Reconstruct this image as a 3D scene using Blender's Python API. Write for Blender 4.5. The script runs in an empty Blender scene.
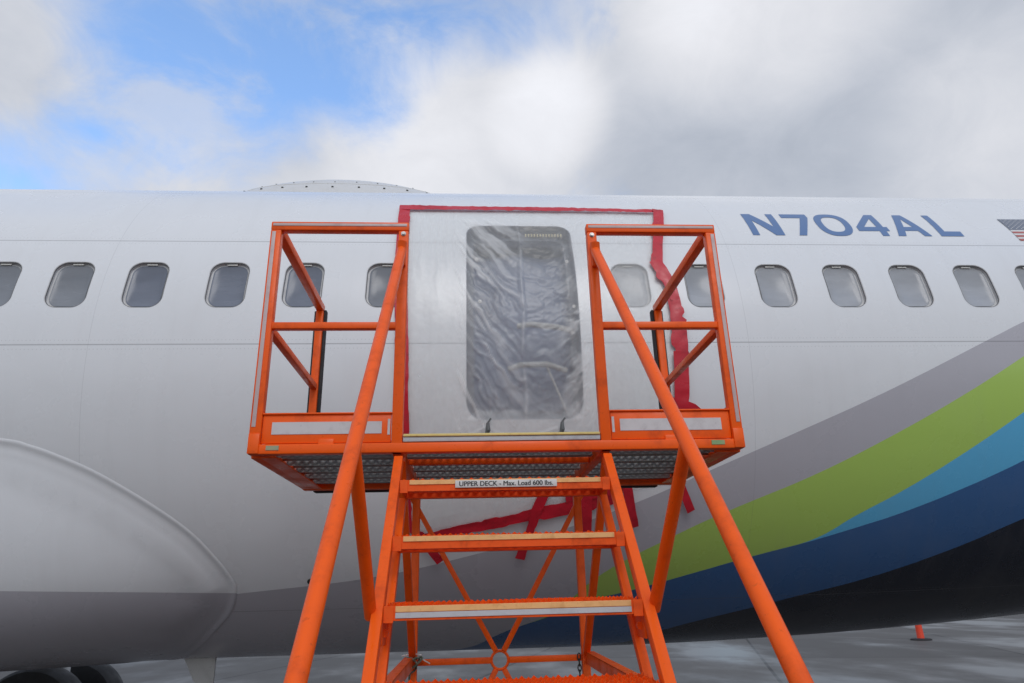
import bpy, bmesh, math, random
import numpy as np
from mathutils import Vector, Matrix, noise
from mathutils.geometry import delaunay_2d_cdt
random.seed(7)
sc = bpy.context.scene
col = sc.collection
rad = math.radians
PI = math.pi

# ------------------------------------------------------------------ camera
CAM_H = 1.8
pitch, yaw, roll = rad(19.89), rad(3.765), rad(1.48)
f = Vector((math.sin(yaw)*math.cos(pitch), math.cos(yaw)*math.cos(pitch), math.sin(pitch)))
r = f.cross(Vector((0, 0, 1))).normalized(); u = r.cross(f)
r2 = r*math.cos(roll) - u*math.sin(roll); u2 = u*math.cos(roll) + r*math.sin(roll)
cd = bpy.data.cameras.new('camera'); cam = bpy.data.objects.new('camera', cd); col.objects.link(cam)
cd.sensor_width = 36; cd.lens = 24.0; cd.clip_start = 0.05; cd.clip_end = 6000
M3 = Matrix((r2, u2, -f)).transposed()
cam.matrix_world = Matrix.Translation((0, 0, CAM_H)) @ M3.to_4x4()
sc.camera = cam

# ------------------------------------------------------------------ world
SUN_EL, SUN_AZ = rad(40), rad(172)      # azimuth measured clockwise from +Y
w = bpy.data.worlds.new('World'); sc.world = w; w.use_nodes = True
nt = w.node_tree; nt.nodes.clear()
class NB:
    """tiny node builder"""
    def __init__(s, nt): s.nt = nt; s.n = nt.nodes; s.l = nt.links
    def new(s, t, **k):
        n = s.n.new(t)
        for a, b in k.items(): setattr(n, a, b)
        return n
    def put(s, sock, v):
        if isinstance(v, bpy.types.NodeSocket): s.l.new(v, sock)
        elif v is not None: sock.default_value = v
    def math(s, op, a, b=None, c=None, clamp=False):
        n = s.new('ShaderNodeMath', operation=op); n.use_clamp = clamp
        s.put(n.inputs[0], a)
        if b is not None: s.put(n.inputs[1], b)
        if c is not None: s.put(n.inputs[2], c)
        return n.outputs[0]
    def mix(s, fac, a, b, mode='MIX'):
        n = s.new('ShaderNodeMix', data_type='RGBA', blend_type=mode)
        s.put(n.inputs[0], fac); s.put(n.inputs[6], a); s.put(n.inputs[7], b)
        return n.outputs[2]
    def noise(s, vec, scale, detail=4, rough=.55, dist=0):
        n = s.new('ShaderNodeTexNoise'); s.put(n.inputs['Vector'], vec)
        n.inputs['Scale'].default_value = scale; n.inputs['Detail'].default_value = detail
        n.inputs['Roughness'].default_value = rough; n.inputs['Distortion'].default_value = dist
        return n.outputs[0]
    def smooth(s, v, a, b, lo=0, hi=1):
        n = s.new('ShaderNodeMapRange', interpolation_type='SMOOTHSTEP')
        s.put(n.inputs[0], v); n.inputs[1].default_value = a; n.inputs[2].default_value = b
        n.inputs[3].default_value = lo; n.inputs[4].default_value = hi
        return n.outputs[0]
    def mapping(s, vec, scale=(1, 1, 1), rot=(0, 0, 0), loc=(0, 0, 0)):
        n = s.new('ShaderNodeMapping'); s.put(n.inputs[0], vec)
        n.inputs[1].default_value = loc; n.inputs[2].default_value = rot; n.inputs[3].default_value = scale
        return n.outputs[0]
def C4(c): return (c[0], c[1], c[2], 1)
g = NB(nt)
out = g.new('ShaderNodeOutputWorld'); bg = g.new('ShaderNodeBackground')
sky = g.new('ShaderNodeTexSky', sky_type='NISHITA'); sky.sun_disc = False
sky.sun_elevation = SUN_EL; sky.sun_rotation = SUN_AZ; sky.air_density = 1.0; sky.dust_density = .6; sky.ozone_density = 1.5
WS = 0.12
bg.inputs[1].default_value = WS
tc = g.new('ShaderNodeTexCoord'); D3 = tc.outputs['Generated']
def blob(az, el, size, soft=.5):
    """soft cap of the sky round a direction: azimuth clockwise from +Y and elevation, in degrees"""
    d = Vector((math.sin(rad(az))*math.cos(rad(el)), math.cos(rad(az))*math.cos(rad(el)), math.sin(rad(el))))
    n = g.new('ShaderNodeVectorMath', operation='DOT_PRODUCT'); g.put(n.inputs[0], D3); n.inputs[1].default_value = d
    return g.smooth(n.outputs['Value'], math.cos(rad(size)), math.cos(rad(size*(1-soft))))
n1 = g.noise(g.mapping(D3, (1, 1, 1.5), loc=(3.1, .4, 1.7)), 3.2, 10, .56, .25)
n3 = g.noise(g.mapping(D3, (1, 1, 1.4), loc=(5.3, 1.2, .2)), 8.5, 10, .62, .5)
n2 = g.noise(g.mapping(D3, (1, 1, 1.3), loc=(.3, 2.2, .9)), 3.6, 9, .52, .3)
# cover: mostly cloud, with soft openings of blue
cover = g.math('ADD', g.math('ADD', g.math('MULTIPLY', n1, 1.3), g.math('MULTIPLY', n3, 1.15)), -.22)
OPEN = [(-21, 42, 15, .62), (-26, 46, 13, .30), (-7, 46, 12, .50), (7.5, 47, 9, .60), (-36, 27, 8, .55), (-12, 60, 22, .5), (-60, 52, 20, .4), (120, 50, 25, .4), (-29, 35, 7, .25)]
for az, el, sz, k in OPEN:
    cover = g.math('SUBTRACT', cover, g.math('MULTIPLY', blob(az, el, sz, .95), k))
for az, el, sz, k in [(4, 37, 10, .55), (34, 38, 22, .6), (-42, 39, 13, .10), (-18, 31, 10, .35)]:
    cover = g.math('ADD', cover, g.math('MULTIPLY', blob(az, el, sz, .95), k))
mask = g.math('ADD', g.math('MULTIPLY', g.smooth(cover, .10, 1.12), .96), .04)
thin = g.math('MULTIPLY', g.smooth(g.noise(g.mapping(D3, (1, 1, 1.7), loc=(1.9, 4.2, 3.3)), 4.6, 10, .6, .45), .44, .68), .62)
mask = g.math('ADD', mask, g.math('MULTIPLY', g.math('SUBTRACT', 1.0, mask), thin))
# cloud brightness
b0 = g.math('ADD', g.math('ADD', g.math('MULTIPLY', n2, .26), g.math('MULTIPLY', n3, .20)), .42)
for az, el, sz, k in [(8, 38, 6, .19), (0, 35, 14, .17), (46, 27, 12, .16), (31, 44, 12, .22), (-14, 33, 16, .14), (17, 44, 10, .12), (-38, 36, 16, .10)]:
    b0 = g.math('ADD', b0, g.math('MULTIPLY', blob(az, el, sz, .95), k))
for az, el, sz, k in [(33, 34, 14, .02), (22, 34, 11, .03)]:
    b0 = g.math('SUBTRACT', b0, g.math('MULTIPLY', blob(az, el, sz, .95), k))
b0 = g.math('ADD', b0, g.math('MULTIPLY', blob(180, 30, 85, .95), .16))     # brighter sky on the sun's side
tint = g.mix(g.smooth(b0, .48, .95), (.84, .93, 1.10, 1), (.985, 1.0, 1.06, 1))
vm = g.new('ShaderNodeVectorMath', operation='SCALE'); g.put(vm.inputs[0], tint); g.put(vm.inputs['Scale'], g.math('MULTIPLY', b0, 1/WS))
blue = g.mix(1.0, sky.outputs[0], (2.75, 3.1, 3.35, 1), 'MULTIPLY')
g.put(bg.inputs[0], g.mix(mask, blue, vm.outputs[0]))
g.l.new(bg.outputs[0], out.inputs[0])
w.cycles.sampling_method = 'MANUAL'; w.cycles.sample_map_resolution = 512

sl = bpy.data.lights.new('sun', 'SUN'); sl.energy = 1.0; sl.angle = rad(26); sl.color = (1, .98, .96)
so = bpy.data.objects.new('sun', sl); col.objects.link(so)
sd = Vector((math.sin(SUN_AZ)*math.cos(SUN_EL), math.cos(SUN_AZ)*math.cos(SUN_EL), math.sin(SUN_EL)))
so.rotation_euler = sd.to_track_quat('Z', 'Y').to_euler()
sc.view_settings.view_transform = 'Standard'; sc.view_settings.look = 'None'
sc.view_settings.exposure = -0.2; sc.view_settings.gamma = 1

# ------------------------------------------------------------------ materials
def mat(name, color, rough=.5, metal=0, spec=.5, coat=0):
    m = bpy.data.materials.new(name); m.use_nodes = True
    b = m.node_tree.nodes['Principled BSDF']
    b.inputs['Base Color'].default_value = C4(color); b.inputs['Roughness'].default_value = rough
    b.inputs['Metallic'].default_value = metal; b.inputs['Specular IOR Level'].default_value = spec
    b.inputs['Coat Weight'].default_value = coat; b.inputs['Coat Roughness'].default_value = .08
    return m, NB(m.node_tree), b
def worn(name, color, dirt, amt=.3, scale=9, rough=.45, metal=0, bump=.1, spec=.5, fine=60):
    m, n, b = mat(name, color, rough, metal, spec)
    o = n.new('ShaderNodeTexCoord').outputs['Object']
    a = n.noise(o, scale, 8, .65); c = n.noise(o, fine, 4, .6)
    k = n.math('MULTIPLY', n.smooth(a, .48, .75), amt)
    base = n.mix(k, C4(color), C4(dirt))
    base = n.mix(n.math('MULTIPLY', n.smooth(c, .62, .74), amt*.45), base, C4([x*.45 for x in dirt]))
    n.put(b.inputs['Base Color'], base)
    n.put(b.inputs['Roughness'], n.smooth(a, .3, .7, rough-.08, rough+.18))
    bp = n.new('ShaderNodeBump'); bp.inputs['Strength'].default_value = bump; bp.inputs['Distance'].default_value = .002
    n.put(bp.inputs['Height'], c); n.put(b.inputs['Normal'], bp.outputs[0])
    return m
ORANGE = worn('orange_paint', (.95, .118, .005), (.42, .045, .010), .55, 7, .34, 0, .12, .28)
ORANGE2 = worn('orange_tread_paint', (.88, .105, .006), (.3, .035, .01), .5, 14, .5, 0, .3, .3)
GALV = worn('galvanised_steel', (.30, .31, .31), (.16, .16, .15), .6, 12, .5, .5, .2)
STEEL = worn('bolt_steel', (.34, .33, .32), (.3, .25, .2), .4, 30, .35, .9, .1)
RUBBER = worn('black_rubber', (.018, .018, .02), (.05, .05, .05), .4, 10, .7)
TAPEW = worn('pale_reflective_tape', (.60, .57, .57), (.42, .38, .38), .5, 16, .45, 0, .05)
TAPEP = worn('faded_reflective_tape', (.58, .46, .45), (.42, .3, .3), .5, 16, .45, 0, .05)
NOSEY = worn('yellow_nosing', (.78, .62, .22), (.5, .36, .15), .6, 20, .6, 0, .3)
NOSET = worn('tan_nosing', (.86, .48, .19), (.55, .25, .08), .5, 20, .6, 0, .3)
NOSEG = worn('grey_nosing', (.52, .54, .56), (.36, .36, .38), .5, 20, .6, 0, .2)
SIGNW = worn('sign_white', (.66, .66, .64), (.4, .4, .38), .4, 20, .5, 0, .02)
INK, _, _ = mat('black_ink', (.02, .02, .022), .5)
REDT = worn('red_tape', (.56, .012, .03), (.30, .005, .015), .8, 7, .32, 0, .9, fine=18)
BLUEL, _, _ = mat('registration_blue', (.11, .20, .40), .3)
FLAGB, _, _ = mat('flag_grey_blue', (.17, .19, .24), .4)
FLAGR, _, _ = mat('flag_red', (.45, .12, .10), .4)
FLAGW, _, _ = mat('flag_white', (.70, .70, .70), .4)
TYRE = worn('tyre_rubber', (.02, .02, .021), (.05, .048, .045), .4, 6, .75, 0, .2)
RIM = worn('wheel_paint', (.5, .5, .5), (.2, .2, .2), .4, 6, .4, .3)
CONE = worn('cone_orange', (.75, .06, .02), (.5, .05, .03), .4, 6, .5)
CORD = worn('cord', (.10, .13, .09), (.5, .5, .45), .9, 60, .8, fine=200)
LINER = worn('cabin_liner', (.15, .19, .30), (.09, .11, .18), .8, 3, .6, 0, .4)
WHITEP = worn('white_plastic', (.68, .67, .63), (.5, .48, .44), .4, 8, .5)
GREYP = worn('grey_plastic', (.42, .42, .41), (.3, .3, .28), .4, 8, .5)
DARKM = worn('dark_metal', (.05, .055, .05), (.14, .12, .09), .5, 30, .5, .4)
SEAL, _, _ = mat('window_seal', (.09, .09, .095), .6)
REVEAL = worn('window_reveal', (.62, .62, .62), (.45, .45, .45), .4, 20, .45, 0, .02)

# ------------------------------------------------------------------ fuselage geometry
R, B, FY, FH = 1.88, 2.08, 6.157, 3.448
def k_of(s):
    if s > 5.5:
        t = min((s-5.5)/13, 1); return 1 - .92*t**1.6
    if s < -14:
        t = min((-14-s)/6, 1); return math.sqrt(max(1-t**2.2, .0004))
    return 1
def fus(s, v, off=0):
    ph = v/R; k = k_of(s)
    b = R if ph >= 0 else B
    bb = b if ph >= 0 else B+(.03-.0105*min(25, max(0, s-.9)**2))*abs(math.sin(ph))**5
    zc = FH + (R*(1-k)*.86 if s > 5.5 else -.5*(1-k))
    # normal of the ellipse for the offset
    n = Vector((0, -math.cos(ph)/R, math.sin(ph)/b)).normalized()
    return Vector((s, FY - R*k*math.cos(ph), zc + bb*k*math.sin(ph))) + n*off
def fnor(s, v):
    e = 1e-3
    a = fus(s+e, v) - fus(s-e, v)
    b = fus(s, v+e) - fus(s, v-e)
    n = a.cross(b).normalized()
    c = Vector((0, FY, FH))
    if n.dot(Vector((0, -math.cos(v/R), math.sin(v/R)))) < 0: n = -n
    return n
def rrect(cx, cv, hw, hh, rc, n=7):
    pts = []
    for (sx, sy, a0) in ((1, 1, 0), (-1, 1, 90), (-1, -1, 180), (1, -1, 270)):
        for i in range(n+1):
            a = rad(a0 + 90*i/n)
            pts.append((cx+sx*(hw-rc)+rc*math.cos(a), cv+sy*(hh-rc)+rc*math.sin(a)))
    # the straight sides are split so that they follow the curve of the body
    q = []; m = 14 if hh > .4 else 3
    for i in range(len(pts)):
        q.append(pts[i])
        if (i+1) % (n+1) == 0:
            a, b = pts[i], pts[(i+1) % len(pts)]
            for k in range(1, m): q.append((a[0]+(b[0]-a[0])*k/m, a[1]+(b[1]-a[1])*k/m))
    return q
def inpoly(x, y, P):
    c = False; j = len(P)-1
    for i in range(len(P)):
        if (P[i][1] > y) != (P[j][1] > y) and x < (P[j][0]-P[i][0])*(y-P[i][1])/(P[j][1]-P[i][1])+P[i][0]: c = not c
        j = i
    return c

# ------------------------------------------------------------------ object helpers
def link(name, me, mats, parent=None):
    o = bpy.data.objects.new(name, me); col.objects.link(o)
    for m in (mats if isinstance(mats, (list, tuple)) else [mats]): me.materials.append(m)
    if parent: o.parent = parent
    return o
def tag(o, label=None, cat=None, group=None, kind=None):
    if label: o['label'] = label
    if cat: o['category'] = cat
    if group: o['group'] = group
    if kind: o['kind'] = kind
    return o
def empty(name, loc=(0, 0, 0)):
    o = bpy.data.objects.new(name, None); col.objects.link(o); o.location = loc; o.empty_display_size = .2
    return o
class MB:
    """collects shapes into one mesh; world coordinates, re-based on the parent's location"""
    def __init__(s): s.bm = bmesh.new(); s.mi = 0
    def _f(s, vs):
        try:
            f_ = s.bm.faces.new(vs); f_.material_index = s.mi; return f_
        except ValueError: return None
    def box(s, c, d, rot=None, bev=0):
        t = bmesh.new(); bmesh.ops.create_cube(t, size=1)
        bmesh.ops.scale(t, vec=d, verts=t.verts)
        if bev: bmesh.ops.bevel(t, geom=list(t.edges), offset=bev, segments=2, affect='EDGES', profile=.5)
        if rot: bmesh.ops.transform(t, matrix=rot, verts=t.verts)
        bmesh.ops.translate(t, vec=c, verts=t.verts); s.merge(t); return s
    def merge(s, t):
        m = {}
        for v in t.verts: m[v] = s.bm.verts.new(v.co)
        for f_ in t.faces: s._f([m[v] for v in f_.verts])
        t.free()
    def beam(s, a, b, wd=.04, ht=.04, bev=.004, up=(0, 0, 1), ext=0):
        a = Vector(a); b = Vector(b); d = (b-a); L = d.length; d.normalize()
        upv = Vector(up)
        if abs(d.dot(upv)) > .98: upv = Vector((0, 1, 0))
        x = d.cross(upv).normalized(); y = x.cross(d).normalized()
        m = Matrix((x, d, y)).transposed().to_4x4()
        return s.box((a+b)/2, (wd, L+2*ext, ht), m, bev)
    def tube(s, pts, rr, n=20, cap=True, closed=False):
        pts = [Vector(p) for p in pts]; rings = []
        N = len(pts); prev = None
        for i, p in enumerate(pts):
            if closed: d = pts[(i+1) % N]-pts[i-1]
            else: d = pts[min(i+1, N-1)]-pts[max(i-1, 0)]
            d.normalize()
            if prev is None:
                x = d.orthogonal().normalized()
            else:
                x = (prev - d*prev.dot(d)).normalized()
            prev = x; y = d.cross(x)
            ri = rr[i] if isinstance(rr, (list, tuple)) else rr
            rings.append([s.bm.verts.new(p+x*math.cos(2*PI*k/n)*ri+y*math.sin(2*PI*k/n)*ri) for k in range(n)])
        for i in range(N if closed else N-1):
            A = rings[i]; Bq = rings[(i+1) % N]
            for k in range(n): s._f((A[k], A[(k+1) % n], Bq[(k+1) % n], Bq[k]))
        if cap and not closed: s._f(rings[0][::-1]); s._f(rings[-1])
        return s
    def lathe(s, c, prof, n=32, axis='Z'):
        c = Vector(c); rings = []
        for rr, h in prof:
            ring = []
            for k in range(n):
                a = 2*PI*k/n; q = (rr*math.cos(a), rr*math.sin(a), h)
                if axis == 'Y': q = (q[0], q[2], q[1])
                ring.append(s.bm.verts.new(c+Vector(q)))
            rings.append(ring)
        for i in range(len(rings)-1):
            for k in range(n): s._f((rings[i][k], rings[i][(k+1) % n], rings[i+1][(k+1) % n], rings[i+1][k]))
        s._f(rings[0][::-1]); s._f(rings[-1])
        return s
    def build(s, name, mats, parent=None, smooth=True, base=None):
        bmesh.ops.recalc_face_normals(s.bm, faces=s.bm.faces)
        off = Vector(parent_world(parent)) if parent else Vector(base or (0, 0, 0))
        if off.length: bmesh.ops.translate(s.bm, vec=-off, verts=s.bm.verts)
        me = bpy.data.meshes.new(name); s.bm.to_mesh(me); s.bm.free()
        if smooth:
            me.polygons.foreach_set('use_smooth', [True]*len(me.polygons))
            me.set_sharp_from_angle(angle=rad(35))
        o = link(name, me, mats, parent)
        if not parent and base: o.location = base
        return o
def parent_world(p):
    v = Vector((0, 0, 0))
    while p: v += p.location; p = p.parent
    return v
def surfmesh(name, pts2, tris, off, mats, parent, uv=True, normals=True, mi=None):
    """(s,v) points carried on to the fuselage surface"""
    vs = [fus(p[0], p[1], off(p[0], p[1]) if callable(off) else off) for p in pts2]
    me = bpy.data.meshes.new(name)
    fs = []
    for t in tris:
        n = (vs[t[1]]-vs[t[0]]).cross(vs[t[2]]-vs[t[0]])
        fn = fnor(pts2[t[0]][0], pts2[t[0]][1])
        fs.append(tuple(t) if n.dot(fn) > 0 else tuple(t)[::-1])
    pw = parent_world(parent)
    me.from_pydata([v-pw for v in vs], [], fs)
    me.polygons.foreach_set('use_smooth', [True]*len(fs))
    if uv:
        l = me.uv_layers.new(name='UVMap')
        for lp in me.loops:
            p = pts2[lp.vertex_index]; l.data[lp.index].uv = (p[0], p[1])
    if normals: me.normals_split_custom_set_from_vertices([fnor(p[0], p[1]) for p in pts2])
    o = link(name, me, mats, parent)
    return o
def cdt(outer, grid, holes=()):
    """triangulate polygon outer with inner points grid, leaving holes out"""
    V = [Vector(p) for p in outer]; E = [(i, (i+1) % len(outer)) for i in range(len(outer))]
    for h in holes:
        b = len(V); V += [Vector(p) for p in h]; E += [(b+i, b+(i+1) % len(h)) for i in range(len(h))]
    V += [Vector(p) for p in grid]
    rv, re, rf = delaunay_2d_cdt(V, E, [], 0, 1e-5)[:3]
    keep = []
    for t in rf:
        cx = sum(rv[i][0] for i in t)/len(t); cy = sum(rv[i][1] for i in t)/len(t)
        if not inpoly(cx, cy, outer): continue
        if any(inpoly(cx, cy, h) for h in holes): continue
        keep.append(tuple(t))
    return [(p[0], p[1]) for p in rv], keep

# ------------------------------------------------------------------ ground
def ground():
    m, n, b = mat('wet_apron', (.12, .12, .125), .4, 0, .12)
    o = n.new('ShaderNodeTexCoord').outputs['Object']
    big = n.noise(o, .12, 5, .55); mid = n.noise(n.mapping(o, (1, .5, 1)), .35, 6, .55); fine = n.noise(o, 60, 4, .7)
    base = n.mix(mid, (.078, .075, .071, 1), (.145, .139, .133, 1))
    base = n.mix(n.math('MULTIPLY', n.smooth(fine, .4, .7), .35), base, (.15, .15, .148, 1))
    # expansion joints of the slabs, 6 m squares turned a little
    sp = n.new('ShaderNodeSeparateXYZ'); n.put(sp.inputs[0], n.mapping(o, rot=(0, 0, rad(18)), loc=(1.2, .7, 0)))
    def joint(c, step, wd):
        md = n.math('MODULO', n.math('ADD', c, 6000.0), step)
        return n.math('LESS_THAN', md, wd)
    j = n.math('MAXIMUM', joint(sp.outputs[0], 6.1, .07), joint(sp.outputs[1], 6.1, .07))
    base = n.mix(n.math('MULTIPLY', j, .75), base, (.03, .03, .03, 1))
    cell = n.new('ShaderNodeTexWhiteNoise'); cell.noise_dimensions = '2D'
    cc = n.new('ShaderNodeCombineXYZ')
    for q in (0, 1): n.put(cc.inputs[q], n.math('FLOOR', n.math('DIVIDE', n.math('ADD', sp.outputs[q], 6000.0), 6.1)))
    n.put(cell.inputs['Vector'], cc.outputs[0])
    base = n.mix(n.math('MULTIPLY', cell.outputs['Value'], .35), base, (.03, .03, .032, 1))
    n.put(b.inputs['Base Color'], base)
    wet = n.smooth(n.math('ADD', n.math('MULTIPLY', big, .35), n.math('MULTIPLY', mid, .65)), .38, .56)
    n.put(b.inputs['Roughness'], n.math('ADD', n.math('MULTIPLY', wet, .40), .29))
    bp = n.new('ShaderNodeBump'); bp.inputs['Strength'].default_value = .35; bp.inputs['Distance'].default_value = .006
    n.put(bp.inputs['Height'], n.math('MULTIPLY', fine, n.smooth(wet, 0, 1, .1, 1))); n.put(b.inputs['Normal'], bp.outputs[0])
    me = bpy.data.meshes.new('ground')
    me.from_pydata([(-2500, -2500, 0), (2500, -2500, 0), (2500, 2500, 0), (-2500, 2500, 0)], [], [(0, 1, 2, 3)])
    tag(link('ground', me, m), kind='structure')
ground()

# ------------------------------------------------------------------ airplane
plane = empty('airplane', (0, FY, 0))
tag(plane, 'white airliner fuselage with a row of oval windows, green and blue swoosh and blue registration', 'airplane')

def curve_node(n, x, pts, s0, s1, v0, v1):
    nd = n.new('ShaderNodeFloatCurve'); c = nd.mapping.curves[0]
    P = [((s-s0)/(s1-s0), (v-v0)/(v1-v0)) for s, v in sorted(pts)]
    while len(c.points) < len(P): c.points.new(.5, .5)
    for q, p in zip(c.points, P): q.location = p; q.handle_type = 'AUTO'
    nd.mapping.extend = 'HORIZONTAL'; nd.mapping.update()
    n.put(nd.inputs['Value'], x); nd.inputs['Factor'].default_value = 1
    return nd.outputs[0]
S0, S1, V0, V1 = -6.0, 9.0, -3.3, 3.2
GRAY = [(-6, -1.713), (-4, -1.713), (-2.5, -1.713), (-1.81, -1.713), (-1.41, -1.675), (-.675, -1.583), (.063, -1.41), (.53, -1.278), (1.127, -1.07), (1.6, -.88), (2.172, -.66), (2.754, -.439), (3.529, -.121), (3.913, .04), (5, .55), (7, 1.8), (9, 3)]
GRU = [(-6, -3.25), (-1, -3.2), (-.085, -2.66), (.252, -2.227), (.562, -2.0), (.9, -1.60), (1.397, -1.302), (1.73, -1.148), (2.307, -.922), (2.831, -.691), (3.455, -.394), (3.847, -.194), (5, .4), (7, 1.6), (9, 2.9)]
GRL = [(-6, -3.25), (-1, -3.2), (-.085, -2.66), (.252, -2.227), (.562, -2.021), (.849, -1.848), (1.13, -1.754), (1.455, -1.642), (1.943, -1.484), (2.349, -1.365), (2.623, -1.20), (2.936, -1.035), (3.39, -.778), (3.79, -.546), (5, .15), (7, 1.4), (9, 2.7)]
BLL = [(-6, -3.25), (-1, -3.2), (-.085, -2.66), (.252, -2.227), (.562, -2.021), (.849, -1.848), (1.13, -1.754), (1.455, -1.642), (1.943, -1.484), (2.349, -1.373), (2.701, -1.265), (2.891, -1.205), (3.405, -1.01), (3.785, -.85), (5, -.3), (7, .8), (9, 2)]
NVL = [(-6, -3.25), (.2, -3.22), (1.0, -2.8), (1.185, -2.60), (1.441, -2.289), (2.205, -1.929), (2.809, -1.715), (3.422, -1.45), (3.844, -1.246), (5, -.8), (7, 0), (9, 1)]
def skin_mat(name, fairing=False):
    m, n, b = mat(name, (.76, .77, .78), .28)
    uvn = n.new('ShaderNodeUVMap'); uvn.uv_map = 'UVMap'
    sp = n.new('ShaderNodeSeparateXYZ'); n.put(sp.inputs[0], uvn.outputs[0])
    s, v = sp.outputs[0], sp.outputs[1]
    obj = n.new('ShaderNodeTexCoord').outputs['Object']
    WHITE = (.765, .78, .80, 1); GR = (.47, .46, .50, 1)
    if fairing:
        so_ = n.new('ShaderNodeSeparateXYZ'); n.put(so_.inputs[0], obj)
        base = n.mix(n.math('LESS_THAN', so_.outputs[2], n.math('ADD', 1.815, n.math('MULTIPLY', n.math('SUBTRACT', -1.55, s), .035))), WHITE, GR)
    else:
        x = n.math('DIVIDE', n.math('SUBTRACT', s, S0), S1-S0)
        vn = n.math('DIVIDE', n.math('SUBTRACT', v, V0), V1-V0)
        base = WHITE
        for P, c in ((GRAY, GR), (GRU, (.42, .61, .13, 1)), (GRL, (.12, .46, .74, 1)), (BLL, (.045, .125, .30, 1)), (NVL, (.017, .021, .034, 1))):
            base = n.mix(n.math('LESS_THAN', vn, curve_node(n, x, P, S0, S1, V0, V1)), base, c)
    # lap joints along the body and butt joints round it
    def line(c, at, wd): return n.math('LESS_THAN', n.math('ABSOLUTE', n.math('SUBTRACT', c, at)), wd)
    lines = None; faint = None
    if not fairing:
        for at, wd in ((-.097, .0035), (.736, .004), (-1.865, .003), (1.62, .003)):
            l_ = line(v, at, wd); lines = l_ if lines is None else n.math('MAXIMUM', lines, l_)
        for at in (-7.6, -5.05, -2.45, 1.9, 4.45, 7.0):
            l_ = line(s, at, .002); faint = l_ if faint is None else n.math('MAXIMUM', faint, l_)
        # rivet rows beside the lap joints
        riv = None
        for at in (-.125, -.07, .708, .764, -1.84, -1.89):
            du = n.math('SUBTRACT', n.math('FRACT', n.math('MULTIPLY', s, 40)), .5)
            dv = n.math('MULTIPLY', n.math('SUBTRACT', v, at), 40)
            rr = n.math('LESS_THAN', n.math('ADD', n.math('MULTIPLY', du, du), n.math('MULTIPLY', dv, dv)), .018)
            riv = rr if riv is None else n.math('MAXIMUM', riv, rr)
        base = n.mix(n.math('MULTIPLY', lines, .45), base, (.12, .12, .13, 1))
        base = n.mix(n.math('MULTIPLY', faint, .18), base, (.12, .12, .13, 1))
        base = n.mix(n.math('MULTIPLY', riv, .22), base, (.2, .2, .2, 1))
    # grime: streaks running down and blotches
    cmb = n.new('ShaderNodeCombineXYZ'); n.put(cmb.inputs[0], s); n.put(cmb.inputs[1], v)
    st = n.noise(n.mapping(cmb.outputs[0], (3.0, .35, 1)), 3.0, 8, .65)
    bl = n.noise(cmb.outputs[0], 1.3, 8, .6)
    base = n.mix(n.math('MULTIPLY', n.smooth(st, .45, .8), .055), base, (.30, .28, .25, 1))
    base = n.mix(n.math('MULTIPLY', n.smooth(bl, .45, .75), .06), base, (.34, .32, .30, 1))
    n.put(b.inputs['Base Color'], base)
    n.put(b.inputs['Roughness'], n.smooth(bl, .3, .7, .20, .34))
    bp = n.new('ShaderNodeBump'); bp.inputs['Strength'].default_value = .10; bp.inputs['Distance'].default_value = .02
    wav = n.noise(n.mapping(cmb.outputs[0], (1, 2, 1)), 2.2, 2, .4)
    n.put(bp.inputs['Height'], wav); n.put(b.inputs['Normal'], bp.outputs[0])
    return m
SKIN = skin_mat('fuselage_paint'); SKINF = skin_mat('fairing_paint', True)

WIN_S = [-8.66, -8.16, -7.66, -7.16, -6.66, -6.16, -5.66, -5.16, -4.66, -4.14, -3.636, -3.136, -2.662, -2.172, -1.635, -1.13, -.575, 1.129, 1.651, 2.175, 2.675, 3.172, 3.662, 4.14, 4.61, 5.11, 5.61, 6.11, 6.61, 7.11]
WV = .338; WHW, WHH, WRC = .135, .188, .088
PS, PV = .362, .195; PHW, PHH = .385, .755     # the door plug opening
holes = [rrect(s, WV, WHW, WHH, WRC) for s in WIN_S] + [rrect(PS, PV, PHW, PHH, .11, 8)]
s_lo, s_hi, vq = -9.0, 7.5, PI/2*R
outer = []
NS, NV = 66, 60
for i in range(NS): outer.append((s_lo+(s_hi-s_lo)*i/NS, -vq))
for i in range(NV): outer.append((s_hi, -vq+2*vq*i/NV))
for i in range(NS): outer.append((s_hi-(s_hi-s_lo)*i/NS, vq))
for i in range(NV): outer.append((s_lo, vq-2*vq*i/NV))
grid = []
for i in range(1, NS):
    for j in range(1, NV):
        p = (s_lo+(s_hi-s_lo)*i/NS, -vq+2*vq*j/NV)
        if not any(inpoly(p[0], p[1], h) for h in holes): grid.append(p)
p2, tr = cdt(outer, grid, holes)
# the rest of the body: far side, nose and tail
def addgrid(ss, vvs):
    b = len(p2); nn = len(vvs)
    for s in ss:
        for v in vvs: p2.append((s, v))
    for i in range(len(ss)-1):
        for j in range(nn-1):
            a = b+i*nn+j; tr.append((a, a+1, a+nn+1)); tr.append((a, a+nn+1, a+nn))
vfull = [-vq+4*vq*j/(2*NV) for j in range(2*NV+1)]
addgrid([s_lo+(s_hi-s_lo)*i/NS for i in range(NS+1)], [vq+2*vq*j/NV for j in range(NV+1)])
addgrid([s_hi+(18.5-s_hi)*i/40 for i in range(41)], vfull)
addgrid([-20+6*(i/24)**1.8 if i < 24 else -14 for i in range(25)] + [-14+(14+s_lo)*i/20 for i in range(1, 21)], vfull)
surf_body = surfmesh('fuselage', p2, tr, 0, SKIN, plane)

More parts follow.
